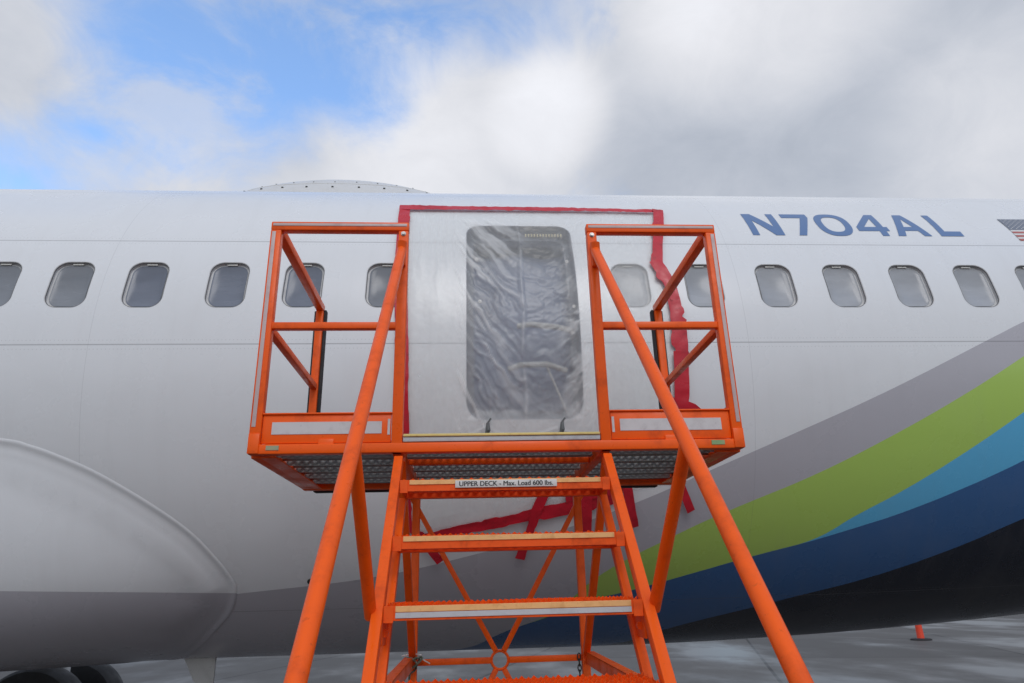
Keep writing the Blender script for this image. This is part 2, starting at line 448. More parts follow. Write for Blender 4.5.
# windows: reveal ring, black seal, pane
def loft(rings, parent, name, m, cap=False, close_first=False):
    bm = bmesh.new(); V = [[bm.verts.new(p) for p in rg] for rg in rings]; n = len(V[0])
    for i in range(len(V)-1):
        for k in range(n): bm.faces.new((V[i][k], V[i][(k+1) % n], V[i+1][(k+1) % n], V[i+1][k]))
    if cap: bm.faces.new(V[-1])
    bmesh.ops.recalc_face_normals(bm, faces=bm.faces)
    pw = parent_world(parent); bmesh.ops.translate(bm, vec=-pw, verts=bm.verts)
    me = bpy.data.meshes.new(name); bm.to_mesh(me); bm.free()
    me.polygons.foreach_set('use_smooth', [True]*len(me.polygons)); me.set_sharp_from_angle(angle=rad(40))
    return link(name, me, m, parent)
def ringat(s, v, hw, hh, rc, off): return [fus(a, b, off) for a, b in rrect(s, v, hw, hh, rc)]
def pane_mat(name, c):
    m, n, b = mat(name, c, .2, 0, .35, 0)
    o = n.new('ShaderNodeTexCoord').outputs['Object']
    a = n.noise(n.mapping(o, (1, 1, 3)), 2.2, 5, .6)
    n.put(b.inputs['Base Color'], n.mix(n.smooth(a, .3, .7), C4([x*.9 for x in c]), C4([x*1.1 for x in c])))
    n.put(b.inputs['Roughness'], n.smooth(a, .3, .7, .16, .3))
    bp = n.new('ShaderNodeBump'); bp.inputs['Strength'].default_value = .03; bp.inputs['Distance'].default_value = .02
    n.put(bp.inputs['Height'], n.noise(o, 5, 2)); n.put(b.inputs['Normal'], bp.outputs[0])
    return m
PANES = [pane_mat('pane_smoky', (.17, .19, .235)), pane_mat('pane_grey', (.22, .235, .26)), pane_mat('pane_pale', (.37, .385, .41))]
for i, s in enumerate(WIN_S):
    fr = loft([ringat(s, WV, WHW, WHH, WRC, .0005), ringat(s, WV, WHW-.004, WHH-.004, WRC-.004, -.002), ringat(s, WV, WHW-.007, WHH-.007, WRC-.007, -.024),
               ringat(s, WV, WHW-.022, WHH-.022, WRC-.022, -.026)], plane, 'window', REVEAL)
    loft([ringat(s, WV, WHW-.0045, WHH-.0045, WRC-.004, -.004), ringat(s, WV, WHW-.0085, WHH-.0085, WRC-.0085, -.0045), ringat(s, WV, WHW-.0085, WHH-.0085, WRC-.0085, -.008)], fr, 'seal', SEAL)
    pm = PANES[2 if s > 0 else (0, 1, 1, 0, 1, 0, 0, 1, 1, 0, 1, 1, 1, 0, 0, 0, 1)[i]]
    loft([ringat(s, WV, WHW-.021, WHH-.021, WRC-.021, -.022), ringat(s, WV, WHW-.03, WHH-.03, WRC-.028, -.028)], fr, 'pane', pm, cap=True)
    mb = MB(); c = fus(s+.0, WV+WHH-.016, -.018); e1 = fus(s-.035, WV+WHH-.013, -.016); e2 = fus(s+.035, WV+WHH-.013, -.016)
    mb.beam(e1, e2, .006, .012, .001); mb.build('clip', WHITEP, fr)

# door plug opening: jamb and the dark liner behind it
jamb = loft([[fus(a, b, .0005) for a, b in rrect(PS, PV, PHW, PHH, .11, 8)], [fus(a, b, -.003) for a, b in rrect(PS, PV, PHW-.004, PHH-.004, .106, 8)],
      [fus(a, b, -.10) for a, b in rrect(PS, PV, PHW-.012, PHH-.012, .10, 8)], [fus(a, b, -.10) for a, b in rrect(PS, PV, PHW-.05, PHH-.05, .08, 8)],
      [fus(a, b, -.16) for a, b in rrect(PS, PV, PHW-.05, PHH-.05, .08, 8)]], plane, 'door_frame', worn('primer_grey', (.20, .215, .25), (.12, .13, .15), .5, 10, .5))
mb = MB()
x0, x1, y0, y1, z0, z1 = PS-1.3, PS+1.3, FY-1.46, FY+.6, 2.74, 4.42
mb.box(((x0+x1)/2, y1, (z0+z1)/2), (x1-x0, .03, z1-z0)); mb.box((x0, (y0+y1)/2, (z0+z1)/2), (.03, y1-y0, z1-z0)); mb.box((x1, (y0+y1)/2, (z0+z1)/2), (.03, y1-y0, z1-z0))
mb.box(((x0+x1)/2, (y0+y1)/2, z0), (x1-x0, y1-y0, .03)); mb.box(((x0+x1)/2, (y0+y1)/2, z1), (x1-x0, y1-y0, .03))
mb.build('cabin_liner', LINER, plane)
# insulation blanket right behind the frame, in two hanging halves
for xa, xb in ((PS-PHW+.02, PS+.012), (PS-.002, PS+PHW-.02)):
    bm = bmesh.new(); NX, NZ = 10, 40; g_ = []
    for i in range(NX+1):
        for j in range(NZ+1):
            s = xa+(xb-xa)*i/NX; v = PV-PHH+.05+(2*PHH-.10)*j/NZ
            o_ = -.24-.02*math.sin(i/NX*PI)-.03*noise.noise(Vector((s*4, v*2, 3)))
            g_.append(bm.verts.new(fus(s, v, o_)-plane.location))
    for i in range(NX):
        for j in range(NZ): bm.faces.new((g_[i*(NZ+1)+j], g_[(i+1)*(NZ+1)+j], g_[(i+1)*(NZ+1)+j+1], g_[i*(NZ+1)+j+1]))
    me = bpy.data.meshes.new('insulation_blanket'); bm.to_mesh(me); bm.free(); me.polygons.foreach_set('use_smooth', [True]*len(me.polygons))
    link('insulation_blanket', me, LINER, plane)
# fittings seen through the sheet
mb = MB()
for i in range(13): mb.box(fus(.42+i*.022, .885, -.045), (.012, .02, .026), bev=.003)
mb.build('fastener_strip', worn('brass_strip', (.7, .6, .32), (.4, .33, .2), .4), plane)
mb = MB(); mb.tube([fus(.33, .055, -.10), fus(.42, .055, -.07), fus(.60, .03, -.06), fus(.70, .01, -.08)], .020, 12); mb.build('armrest', GREYP, plane)
mb = MB(); mb.tube([fus(.26, -.24, -.12), fus(.34, -.215, -.10), fus(.52, -.21, -.1), fus(.66, -.25, -.12)], .020, 10)
mb.tube([fus(.52, -.22, -.1), fus(.60, -.42, -.06), fus(.66, -.56, -.02)], .008, 8); mb.build('bracket', GREYP, plane)
for (a, b) in ((.05, .60), (.07, .22), (.70, .58), (.72, .18), (.70, -.02)):
    mb = MB(); mb.lathe((0, 0, 0), [(.004, 0), (.013, .001), (.013, .016), (.009, .02)], 14, 'Y'); bmesh.ops.translate(mb.bm, vec=fus(a, b, -.035), verts=mb.bm.verts)
    mb.build('stop_fitting', WHITEP, plane)

# small drain port low on the body
mb = MB(); 
p = fus(-1.07, -1.60, .001); nrm = fnor(-1.07, -1.60); q = nrm.to_track_quat('Z', 'Y').to_matrix().to_4x4()
mb.lathe((0, 0, 0), [(.022, -.004), (.022, .006), (.012, .007), (.010, .001)], 20); bmesh.ops.transform(mb.bm, matrix=Matrix.Translation(p) @ q, verts=mb.bm.verts)
mb.build('drain_port', DARKM, plane)

# registration letters as cut film on the skin
LT, LB = 1.172, .848
def film(name, polys, m, off=.0022, parent=plane):
    P2, T2 = [], []
    for pl in polys:
        o_, hs = (pl, ()) if not isinstance(pl[0][0], (list, tuple)) else (pl[0], pl[1:])
        xs = [p[0] for p in o_]; ys = [p[1] for p in o_]
        gr = []; st = .035
        yy = min(ys)+st
        dens = []
        def split(poly):
            r_ = []
            for i in range(len(poly)):
                a = poly[i]; b = poly[(i+1) % len(poly)]; k = max(1, int(math.hypot(b[0]-a[0], b[1]-a[1])/st))
                for t in range(k): r_.append((a[0]+(b[0]-a[0])*t/k, a[1]+(b[1]-a[1])*t/k))
            return r_
        o2 = split(o_); h2 = [split(h) for h in hs]
        while yy < max(ys):
            xx = min(xs)+st
            while xx < max(xs):
                if inpoly(xx, yy, o_) and not any(inpoly(xx, yy, h) for h in hs): gr.append((xx, yy))
                xx += st
            yy += st
        a, b = cdt(o2, gr, h2); k = len(P2); P2 += a; T2 += [tuple(i+k for i in t) for t in b]
    return surfmesh(name, P2, T2, off, m, parent)
def LX(x0, wd, pts): return [(x0+wd*a, LB+(LT-LB)*b) for a, b in pts]
film('registration_letter', [LX(2.142, .250, [(0, 0), (.215, 0), (.215, .66), (.72, 0), (1, 0), (1, 1), (.785, 1), (.785, .36), (.28, 1), (0, 1)])], BLUEL)
film('registration_letter', [LX(2.452, .212, [(0, 1), (1, 1), (1, .80), (.52, 0), (.24, 0), (.70, .80), (0, .80)])], BLUEL)
def ell(cx, cv, a, b, n=36, p=2.5):
    r_ = []
    for i in range(n):
        t = 2*PI*i/n; c, s_ = math.cos(t), math.sin(t)
        r_.append((cx+a*math.copysign(abs(c)**(2/p), c), cv+b*math.copysign(abs(s_)**(2/p), s_)))
    return r_
film('registration_letter', [[ell(2.830, 1.01, .134, .166), ell(2.830, 1.01, .080, .112)]], BLUEL)
film('registration_letter', [[LX(3.0, .245, [(.66, 0), (.88, 0), (.88, .20), (1, .20), (1, .38), (.88, .38), (.88, 1), (.62, 1), (0, .38), (0, .20), (.66, .20)]), LX(3.0, .245, [(.66, .38), (.26, .38), (.66, .78)])]], BLUEL)
film('registration_letter', [[LX(3.285, .268, [(0, 0), (.23, 0), (.31, .22), (.70, .22), (.78, 0), (1, 0), (.63, 1), (.37, 1)]), LX(3.285, .268, [(.37, .39), (.63, .39), (.50, .78)])]], BLUEL)
film('registration_letter', [LX(3.628, .182, [(0, 0), (1, 0), (1, .20), (.30, .20), (.30, 1), (0, 1)])], BLUEL)
# flag: white field, red stripes, grey blue canton with rows of stars
fx, ft, fh, fw = 4.232, 1.110, .315, .56
fl = film('flag', [[(fx, ft-fh), (fx+fw, ft-fh), (fx+fw, ft), (fx, ft)]], FLAGW)
for i in range(7):
    t = ft-fh+fh*(12-2*i)/13; 
    xa = fx+(.26 if (12-2*i) >= 6 else 0)
    film('stripe', [[(xa, t), (fx+fw, t), (fx+fw, t+fh/13), (xa, t+fh/13)]], FLAGR, .0034, fl)
film('canton', [[(fx, ft-fh*7/13), (fx+.258, ft-fh*7/13), (fx+.258, ft), (fx, ft)]], FLAGB, .0034, fl)
stars = []
for i in range(9):
    for j in range(6 if i % 2 == 0 else 5):
        cx = fx+.022+j*.043+(0 if i % 2 == 0 else .0215); cv = ft-.016-i*.0172
        stars.append([(cx+(.008 if k % 2 == 0 else .0034)*math.sin(k*PI/5), cv+(.008 if k % 2 == 0 else .0034)*math.cos(k*PI/5)) for k in range(10)])
P2, T2 = [], []
for st in stars:
    k = len(P2); P2 += st+[(sum(p[0] for p in st)/10, sum(p[1] for p in st)/10)]
    T2 += [(k+i, k+(i+1) % 10, k+10) for i in range(10)]
surfmesh('stars', P2, T2, .0046, FLAGW, fl)

# wing to body fairing
FB = [(-11, -.50), (-8, -.50), (-6, -.515), (-4.5, -.54), (-3.6, -.57), (-2.927, -.633), (-2.746, -.672), (-2.566, -.735), (-2.326, -.842), (-2.031, -1.022), (-1.8, -1.205), (-1.663, -1.382), (-1.582, -1.538),
      (-1.564, -1.667), (-1.632, -1.862), (-1.803, -2.105), (-2.04, -2.446), (-2.3, -2.8), (-2.45, -2.953), (-2.45, -2.953)]
def catmull(P, n=6):
    r_ = []
    for i in range(len(P)-1):
        a = P[max(i-1, 0)]; b = P[i]; c = P[i+1]; d = P[min(i+2, len(P)-1)]
        for k in range(n):
            t = k/n
            r_.append(tuple(.5*((2*b[j])+(-a[j]+c[j])*t+(2*a[j]-5*b[j]+4*c[j]-d[j])*t*t+(-a[j]+3*b[j]-3*c[j]+d[j])*t**3) for j in (0, 1)))
    r_.append(P[-1]); return r_
FBc = catmull(FB[:-1], 6)
vb = -vq-1.2
fo = FBc + [(-2.55, -3.2), (-2.6, vb), (-11, vb)]
def dist(p, L):
    m_ = 9
    for i in range(len(L)-1):
        ax, ay = L[i]; bx, by = L[i+1]; dx, dy = bx-ax, by-ay; q = dx*dx+dy*dy
        t = 0 if q == 0 else max(0, min(1, ((p[0]-ax)*dx+(p[1]-ay)*dy)/q))
        m_ = min(m_, math.hypot(p[0]-ax-t*dx, p[1]-ay-t*dy))
    return m_
FL = FBc+[(-2.55, -3.2), (-2.6, vb)]
gr = []
# bands of points following the edge so that the lip is resolved, then a grid
for off_ in (.008, .014, .020, .032, .046, .060, .072, .095, .13, .18):
    for i in range(1, len(FBc)-1):
        a, b = FBc[i-1], FBc[i+1]; dx, dy = b[0]-a[0], b[1]-a[1]; L_ = math.hypot(dx, dy) or 1
        q = (FBc[i][0]+dy/L_*off_, FBc[i][1]-dx/L_*off_)
        if inpoly(q[0], q[1], fo) and abs(dist(q, FL)-off_) < .002: gr.append(q)
x = -10.95
while x < -1.5:
    y = vb+.05
    while y < -.5:
        if inpoly(x, y, fo) and dist((x, y), FL) > .22: gr.append((x, y))
        y += .07
    x += .07 if x > -4 else .25
fp, ft_ = cdt(fo, gr)
H_ = []
for p in fp:
    d = dist(p, FL)
    lip = .003*min(1, d/.008)
    H_.append(lip - .004*min(1, max(0, (d-.02)/.012)) + .0035*min(1, max(0, (d-.06)/.012)) + .58*(1-math.exp(-max(0, d-.08)/1.0))**1.25*max(.12, 1-.88*max(0, min(1, (-1.66-p[1])/.80))**.8)*(.6+.4*min(1, max(0, (-.5-p[1])/.9))) + .002)
nb = [set() for _ in fp]
for t in ft_:
    for i in t: nb[i].update(t)
ds = [dist(p, FL) for p in fp]
for _ in range(25):
    H2 = list(H_)
    for i, s_ in enumerate(nb):
        if ds[i] > .19: H2[i] = sum(H_[j] for j in s_)/len(s_)
    H_ = H2
idx = {p: h for p, h in zip(fp, H_)}
fobj = surfmesh('wing_fairing', fp, ft_, lambda a, b: idx[(a, b)], SKINF, plane, normals=False)

# satellite radome on the crown
bm = bmesh.new(); NX, NY = 60, 28; g_ = []
def rz(a, b, hh): 
    q = max(0, 1-abs(a)**2.0-abs(b)**2.2); return hh*q**.72
for i in range(NX+1):
    for j in range(NY+1):
        a = -1+2*i/NX; lim = math.sqrt(max(0, 1-a*a)); b = (-1+2*j/NY)*lim
        y = FY+b*.62; dz = math.sqrt(R*R-(b*.62)**2)
        g_.append(bm.verts.new((-1.283+1.36*a, y-FY, FH+dz-.02+rz(a, b, .40))))
for i in range(NX):
    for j in range(NY):
        try: bm.faces.new((g_[i*(NY+1)+j], g_[(i+1)*(NY+1)+j], g_[(i+1)*(NY+1)+j+1], g_[i*(NY+1)+j+1]))
        except ValueError: pass
bmesh.ops.remove_doubles(bm, verts=bm.verts, dist=1e-5); bmesh.ops.recalc_face_normals(bm, faces=bm.faces)
me = bpy.data.meshes.new('radome'); bm.to_mesh(me); bm.free(); me.polygons.foreach_set('use_smooth', [True]*len(me.polygons))
rd = link('radome', me, worn('radome_paint', (.66, .66, .66), (.45, .45, .44), .4, 3, .4), plane)
mb = MB()
def rpt(a, b, up=.0):
    return Vector((-1.283+1.36*a, FY+b*.62, FH+math.sqrt(R*R-(b*.62)**2)-.02+rz(a, b, .40)+up))
for lev, num, sz, fm in ((.86, 15, .011, DARKM), (.72, 15, .007, GALV)):
    for k in range(num):
        t = -PI+PI*(k+.5)/num
        mb = MB(); mb.lathe(rpt(lev*math.cos(t), lev*math.sin(t), -.004), [(sz, 0), (sz, .009), (sz*.5, .011)], 10)
        mb.build('fastener', fm, rd)
mb = MB(); mb.tube([rpt(.78*math.cos(-PI+PI*k/60), .78*math.sin(-PI+PI*k/60), .0) for k in range(61)], .003, 6); mb.build('skirt_joint', WHITEP, rd)
# little aerials
mb = MB(); mb.box((3.05, FY, FH+R+.05), (.22, .02, .16), bev=.006); mb.build('aerial', WHITEP, plane)
# drain mast under the belly
mb = MB()
zt = FH-B+.05; prof = [(-2.32, zt, .016), (-2.02, zt, .016), (-2.03, 1.16, .011), (-1.985, .98, .009), (-2.09, .98, .009), (-2.16, 1.16, .011)]
bm = mb.bm; A = [bm.verts.new((x, FY-.06-t, z)) for x, z, t in prof]; Bv = [bm.verts.new((x, FY-.06+t, z)) for x, z, t in prof]
bm.faces.new(A); bm.faces.new(Bv[::-1])
for i in range(6): bm.faces.new((A[i], A[(i+1) % 6], Bv[(i+1) % 6], Bv[i]))
bmesh.ops.bevel(bm, geom=list(bm.edges), offset=.006, segments=2, affect='EDGES')
mb.build('drain_mast', worn('mast_paint', (.62, .62, .6), (.4, .4, .38), .4), plane)
# main landing gear of the far side, two wheels
TR = .56
for yy in (8.62, 9.48):
    for xx in (-4.76,):
        wl = MB(); wl.lathe((xx, yy, TR), [(.30, -.19), (.42, -.20), (.52, -.17), (.553, -.12), (.56, -.02), (.56, .02), (.553, .12), (.52, .17), (.42, .20), (.30, .19)], 56, 'Y')
        wo = empty('wheel', Vector((xx, yy, TR))-plane.location); wo.parent = plane
        wl.build('tyre', TYRE, wo)
        rm = MB(); rm.lathe((xx, yy, TR), [(.06, -.21), (.10, -.14), (.26, -.10), (.31, -.17), (.31, .17), (.26, .10), (.10, .14), (.06, .21)], 40, 'Y'); rm.build('rim', RIM, wo)
mb = MB(); mb.tube([(-4.76, 8.75, TR), (-4.76, 9.35, TR)], .07, 16); mb.tube([(-4.76, 9.05, TR), (-4.76, 9.0, 1.6), (-5.3, 8.6, 2.6)], .11, 20); mb.tube([(-4.76, 9.05, .8), (-4.76, 7.5, 2.3)], .05, 12)
mb.build('gear_leg', RIM, plane)

# ------------------------------------------------------------------ plastic sheet and red tape
pc = empty('plastic_cover', (.4, FY-R, 2.4))
tag(pc, 'crinkled clear plastic sheet taped with red tape over the door opening of the airliner', 'plastic sheet')
def edgeL(v): return -.455+.01*math.sin(v*3)
def edgeR(v): return 1.335+.12*min(1, max(0, (v-.48)/.65)) if v > .48 else 1.335+.06*min(1, (.48-v)/.3)
def bot(s): return -1.24+.17*(s+.3)
NU, NW = 230, 300
def fbm(x, y, z, o=3):
    a = 0; k = 1; t = 0
    for i in range(o): a += k*noise.noise(Vector((x, y, z))); t += k; k *= .5; x *= 2.03; y *= 2.03; z += 3.1
    return a/t
SS = np.zeros((NU+1, NW+1)); VV = np.zeros_like(SS); R2 = np.zeros_like(SS); F1 = np.zeros_like(SS); F2 = np.zeros_like(SS); F3 = np.zeros_like(SS)
for i in range(NU+1):
    for j in range(NW+1):
        tv = j/NW; s0 = i/NU; vb_ = bot(-.47+1.9*s0); v = vb_+(1.168-vb_)*tv
        s = edgeL(v)+(edgeR(v)-edgeL(v))*s0
        SS[i, j] = s; VV[i, j] = v
        R2[i, j] = fbm(s*3, v*3, 7.7, 2); F1[i, j] = fbm(s*6, v*5, 2.2); F2[i, j] = fbm(s*17+2*R2[i, j], v*17, 4.4); F3[i, j] = fbm(s*11, v*1.6, 5.1, 2)
II, JJ = np.meshgrid(np.arange(NU+1), np.arange(NW+1), indexing='ij')
EE = np.minimum(1, np.minimum(np.minimum(II, NU-II)/10, np.minimum(JJ, NW-JJ)/10))
INS = np.clip(np.minimum(PHW-np.abs(SS-PS), PHH-np.abs(VV-PV))/.06, 0, 1)
NEAR = np.clip(np.minimum(PHW-np.abs(SS-PS), PHH-np.abs(VV-PV))/.06+1.6, 0, 1)
# creases of the film: each a curved ridge that fades out at both ends
rf_ = random.Random(11); CRE = []
xl, xr = PS-PHW, PS+PHW
for k in range(19):            # pulled down from the left edge
    v0 = .86-k*.064+rf_.uniform(-.02, .02); L_ = rf_.uniform(.16, .46); a0 = rad(-rf_.uniform(18, 40)); a1 = rad(-rf_.uniform(50, 75))
    CRE.append((xl+rf_.uniform(.0, .06), v0, a0, a1, L_, rf_.uniform(.007, .016), rf_.uniform(.5, 1.0)))
for k in range(8):             # from the right edge down and inwards
    v0 = .55-k*.12+rf_.uniform(-.03, .03); L_ = rf_.uniform(.12, .28)
    CRE.append((xr-rf_.uniform(.0, .04), v0, rad(180+rf_.uniform(20, 40)), rad(180+rf_.uniform(35, 60)), L_, rf_.uniform(.006, .013), rf_.uniform(.4, .8)))
for k in range(10):            # gathers at the foot of the opening
    c = .115 if k < 5 else .598
    CRE.append((c, -.575, rad(90+rf_.uniform(-75, 75)), rad(90+rf_.uniform(-75, 75)), rf_.uniform(.12, .38), rf_.uniform(.005, .010), rf_.uniform(.4, .9)))
for k in range(6):             # across the top
    CRE.append((xl+.03+k*.11, .90+rf_.uniform(-.02, .02), rad(-rf_.uniform(5, 50)), rad(-rf_.uniform(30, 70)), rf_.uniform(.08, .22), .008, rf_.uniform(.3, .7)))
CRE += [(.36, .90, rad(-88), rad(-93), .95, .010, .9), (.372, .5, rad(-92), rad(-88), .6, .006, .6)]
OUTC = []
for k in range(9):             # long soft folds out on the skin from the upper right corner
    OUTC.append((1.40-k*.075, 1.12-.01*k, rad(-100-k*3), rad(-80+k*2), rf_.uniform(.35, .8), rf_.uniform(.010, .02), rf_.uniform(.25, .5)))
for k in range(6): OUTC.append((-.40+.06*k, 1.10, rad(-92), rad(-86), rf_.uniform(.4, 1.0), .013, rf_.uniform(.2, .4)))
for k in range(7): OUTC.append((.115+rf_.uniform(-.02, .02), -.60, rad(200+k*22), rad(205+k*22), rf_.uniform(.15, .35), .009, .4))
for k in range(7): OUTC.append((.598+rf_.uniform(-.02, .02), -.60, rad(200+k*22), rad(205+k*22), rf_.uniform(.2, .4), .009, .45))
def crease_field(lst):
    Hh = np.zeros_like(SS)
    for (x, y, a0, a1, L_, wd, am) in lst:
        N_ = 9; px, py = x, y; best = np.full_like(SS, 9.); tt = np.zeros_like(SS)
        for q in range(N_):
            a = a0+(a1-a0)*q/N_; nx, ny = px+math.cos(a)*L_/N_, py+math.sin(a)*L_/N_
            dx, dy = nx-px, ny-py; t = np.clip(((SS-px)*dx+(VV-py)*dy)/(dx*dx+dy*dy), 0, 1)
            d = np.hypot(SS-px-t*dx, VV-py-t*dy); m_ = d < best
            best = np.where(m_, d, best); tt = np.where(m_, (q+t)/N_, tt); px, py = nx, ny
        wv = wd*(.6+.9*tt)
        Hh = np.maximum(Hh, am*np.exp(-(best/wv)**2)*np.minimum(1, np.minimum(tt/.06, (1-tt)/.35)))
    return Hh
wob = .02*R2
SS_, VV_ = SS, VV
SS, VV = SS_+.035*F1, VV_+.035*R2
FIN = crease_field(CRE)*NEAR; FOUT = crease_field(OUTC)*(1-INS)
SS, VV = SS_, VV_
XX = SS-xl; GF = VV+2.1*XX-2.1*XX**2
N1 = np.zeros_like(SS); N2 = np.zeros_like(SS)
for i in range(NU+1):
    for j in range(NW+1):
        if NEAR[i, j] > 0:
            g_f = GF[i, j]+.09*R2[i, j]+.10*F1[i, j]
            N1[i, j] = fbm(g_f*7.5, XX[i, j]*4.2+1.8*VV[i, j], 3.3, 4); N2[i, j] = fbm(g_f*19, XX[i, j]*9+3*VV[i, j], 8.8, 3)
LW = np.clip((.46-XX)/.36, 0, 1)**.8; LW = np.maximum(LW, .75*np.clip((XX-.60)/.15, 0, 1)*np.clip((.35-VV)/.3, 0, 1)); LW = .10+.90*LW
FAC = np.clip((N1-.05)/.16, 0, 1)*.75+np.clip((N2-.05)/.25, 0, 1)*.30
SEAM = np.exp(-((XX-.385-.008*np.sin(VV*11))/.012)**2)
FOOT = np.clip((-.34-VV)/.2, 0, 1)
HH = .007+EE*(.004+.008*R2+.003*F3*(1-INS)) + INS*(.018*N1*(.3+LW)+.007*N2+.005*F2+.009*F1+.005*FIN+.008*SEAM-.014) +   .011*FOUT*EE + .002*EE*np.abs(F2)*(1-INS)
HH = np.where(INS < .3, np.maximum(HH, .003), np.maximum(HH, -.03))
FOLD = np.clip(.13*INS+NEAR*(1.1*FAC*LW+.16*FIN+.42*SEAM*np.clip(.55+1.6*F2, 0, 1)+.22*FOOT)+FOUT*.55+(1-INS)*(.04+.30*np.clip(F3, 0, 1)+.12*np.clip(F2, 0, 1)), 0, 1)
bm = bmesh.new(); g_ = []; uvs = []
for i in range(NU+1):
    for j in range(NW+1):
        g_.append(bm.verts.new(fus(SS[i, j], VV[i, j], HH[i, j])-pc.location)); uvs.append((SS[i, j], VV[i, j]))
uvl = bm.loops.layers.uv.new('UVMap')
for i in range(NU):
    for j in range(NW):
        ii = (i*(NW+1)+j, (i+1)*(NW+1)+j, (i+1)*(NW+1)+j+1, i*(NW+1)+j+1)
        fc = bm.faces.new([g_[k] for k in ii]); fc.smooth = True
        for lp, k in zip(fc.loops, ii): lp[uvl].uv = uvs[k]
me = bpy.data.meshes.new('sheet'); bm.to_mesh(me); bm.free()
at_ = me.attributes.new('fold', 'FLOAT', 'POINT'); at_.data.foreach_set('value', FOLD.ravel().astype(np.float32))
m = bpy.data.materials.new('clear_plastic_film'); m.use_nodes = True; n = NB(m.node_tree); n.n.clear()
uv = n.new('ShaderNodeUVMap'); uv.uv_map = 'UVMap'
fa = n.new('ShaderNodeAttribute'); fa.attribute_name = 'fold'; fold = fa.outputs['Fac']
cf = n.noise(uv.outputs[0], 12, 6, .6, .6)
op = n.math('ADD', n.math('ADD', .18, n.math('MULTIPLY', fold, .52)), n.math('MULTIPLY', cf, .09), clamp=True)
bp = n.new('ShaderNodeBump'); bp.inputs['Strength'].default_value = .45; bp.inputs['Distance'].default_value = .006
n.put(bp.inputs['Height'], cf)
df = n.new('ShaderNodeBsdfDiffuse'); df.inputs[0].default_value = (.98, .98, .965, 1); n.put(df.inputs['Normal'], bp.outputs[0])
tl = n.new('ShaderNodeBsdfTranslucent'); tl.inputs[0].default_value = (.98, .98, .97, 1); n.put(tl.inputs['Normal'], bp.outputs[0])
tp = n.new('ShaderNodeBsdfTransparent'); tp.inputs[0].default_value = (.985, .985, .98, 1)
gl = n.new('ShaderNodeBsdfGlossy'); gl.inputs['Roughness'].default_value = .30; n.put(gl.inputs['Normal'], bp.outputs[0])
x1_ = n.new('ShaderNodeMixShader'); x1_.inputs[0].default_value = .35; n.l.new(df.outputs[0], x1_.inputs[1]); n.l.new(tl.outputs[0], x1_.inputs[2])
x2_ = n.new('ShaderNodeMixShader'); n.put(x2_.inputs[0], op); n.l.new(tp.outputs[0], x2_.inputs[1]); n.l.new(x1_.outputs[0], x2_.inputs[2])
x3_ = n.new('ShaderNodeMixShader'); x3_.inputs[0].default_value = .035; n.l.new(x2_.outputs[0], x3_.inputs[1]); n.l.new(gl.outputs[0], x3_.inputs[2])
mo = n.new('ShaderNodeOutputMaterial'); n.l.new(x3_.outputs[0], mo.inputs[0])
link('sheet', me, m, pc)

def strip(path, wd, off=.022, jag=.006, seed=1, seg=.025):
    """a band of tape along (s,v) points, ragged along both edges"""
    rnd = random.Random(seed); L = []
    for i in range(len(path)-1):
        a, b = path[i], path[i+1]; k = max(2, int(math.hypot(b[0]-a[0], b[1]-a[1])/seg))
        for t in range(k): L.append((a[0]+(b[0]-a[0])*t/k, a[1]+(b[1]-a[1])*t/k))
    L.append(path[-1])
    bm = bmesh.new(); prev = None; jl = jr = 0
    K = 4
    for i, p in enumerate(L):
        a = L[max(i-1, 0)]; b = L[min(i+1, len(L)-1)]; dx, dy = b[0]-a[0], b[1]-a[1]; q = math.hypot(dx, dy) or 1
        if rnd.random() < .22: jl = rnd.uniform(-jag, jag)
        if rnd.random() < .22: jr = rnd.uniform(-jag, jag)
        row = []
        W = wd(i/(len(L)-1)) if callable(wd) else wd
        for k in range(K+1):
            t = -1+2*k/K; ww = t*(W/2)+(jl if t < 0 else jr)*abs(t)
            s, v = p[0]+dy/q*ww, p[1]-dx/q*ww
            row.append((s, v, off+.007*noise.noise(Vector((s*22, v*22, seed)))))
        vs = [bm.verts.new(fus(s, v, o_)-pc.location) for s, v, o_ in row]
        lo = [bm.verts.new(fus(s, v, o_-.0012)-pc.location) for s, v, o_ in row]
        if prev:
            pv, pl = prev
            for k in range(K):
                bm.faces.new((pv[k], pv[k+1], vs[k+1], vs[k])); bm.faces.new((pl[k], lo[k], lo[k+1], pl[k+1]))
            bm.faces.new((pv[0], vs[0], lo[0], pl[0])); bm.faces.new((pv[K], pl[K], lo[K], vs[K]))
        prev = (vs, lo)
    bmesh.ops.recalc_face_normals(bm, faces=bm.faces)
    me = bpy.data.meshes.new('tape_strip'); bm.to_mesh(me); bm.free(); me.polygons.foreach_set('use_smooth', [True]*len(me.polygons)); me.set_sharp_from_angle(angle=rad(50))
    return link('tape_strip', me, REDT, pc)
strip([(-.495, 1.235), (-.475, .5), (-.452, 0), (-.435, -.62), (-.42, -1.24)], .086, .022, .004, 1)
strip([(-.535, 1.197), (.2, 1.192), (.8, 1.185), (1.50, 1.165)], lambda t: .078-.026*t, .025, .004, 2)
strip([(1.478, 1.19), (1.43, .95), (1.37, .68), (1.335, .48)], .085, .028, .007, 3)
strip([(1.315, .53), (1.375, .36), (1.425, .20)], .080, .031, .016, 4)
strip([(1.40, .30), (1.415, .10), (1.415, -.12), (1.40, -.25)], .088, .026, .018, 5)
strip([(1.415, -.16), (1.41, -.35), (1.395, -.62)], .105, .030, .022, 6)
strip([(1.33, -.46), (1.50, -.52), (1.40, -.62)], .05, .033, .012, 7)
strip([(-.34, -1.27), (.1, -1.20), (.5, -1.12), (.95, -1.03)], lambda t: .045+.05*t, .026, .010, 9)
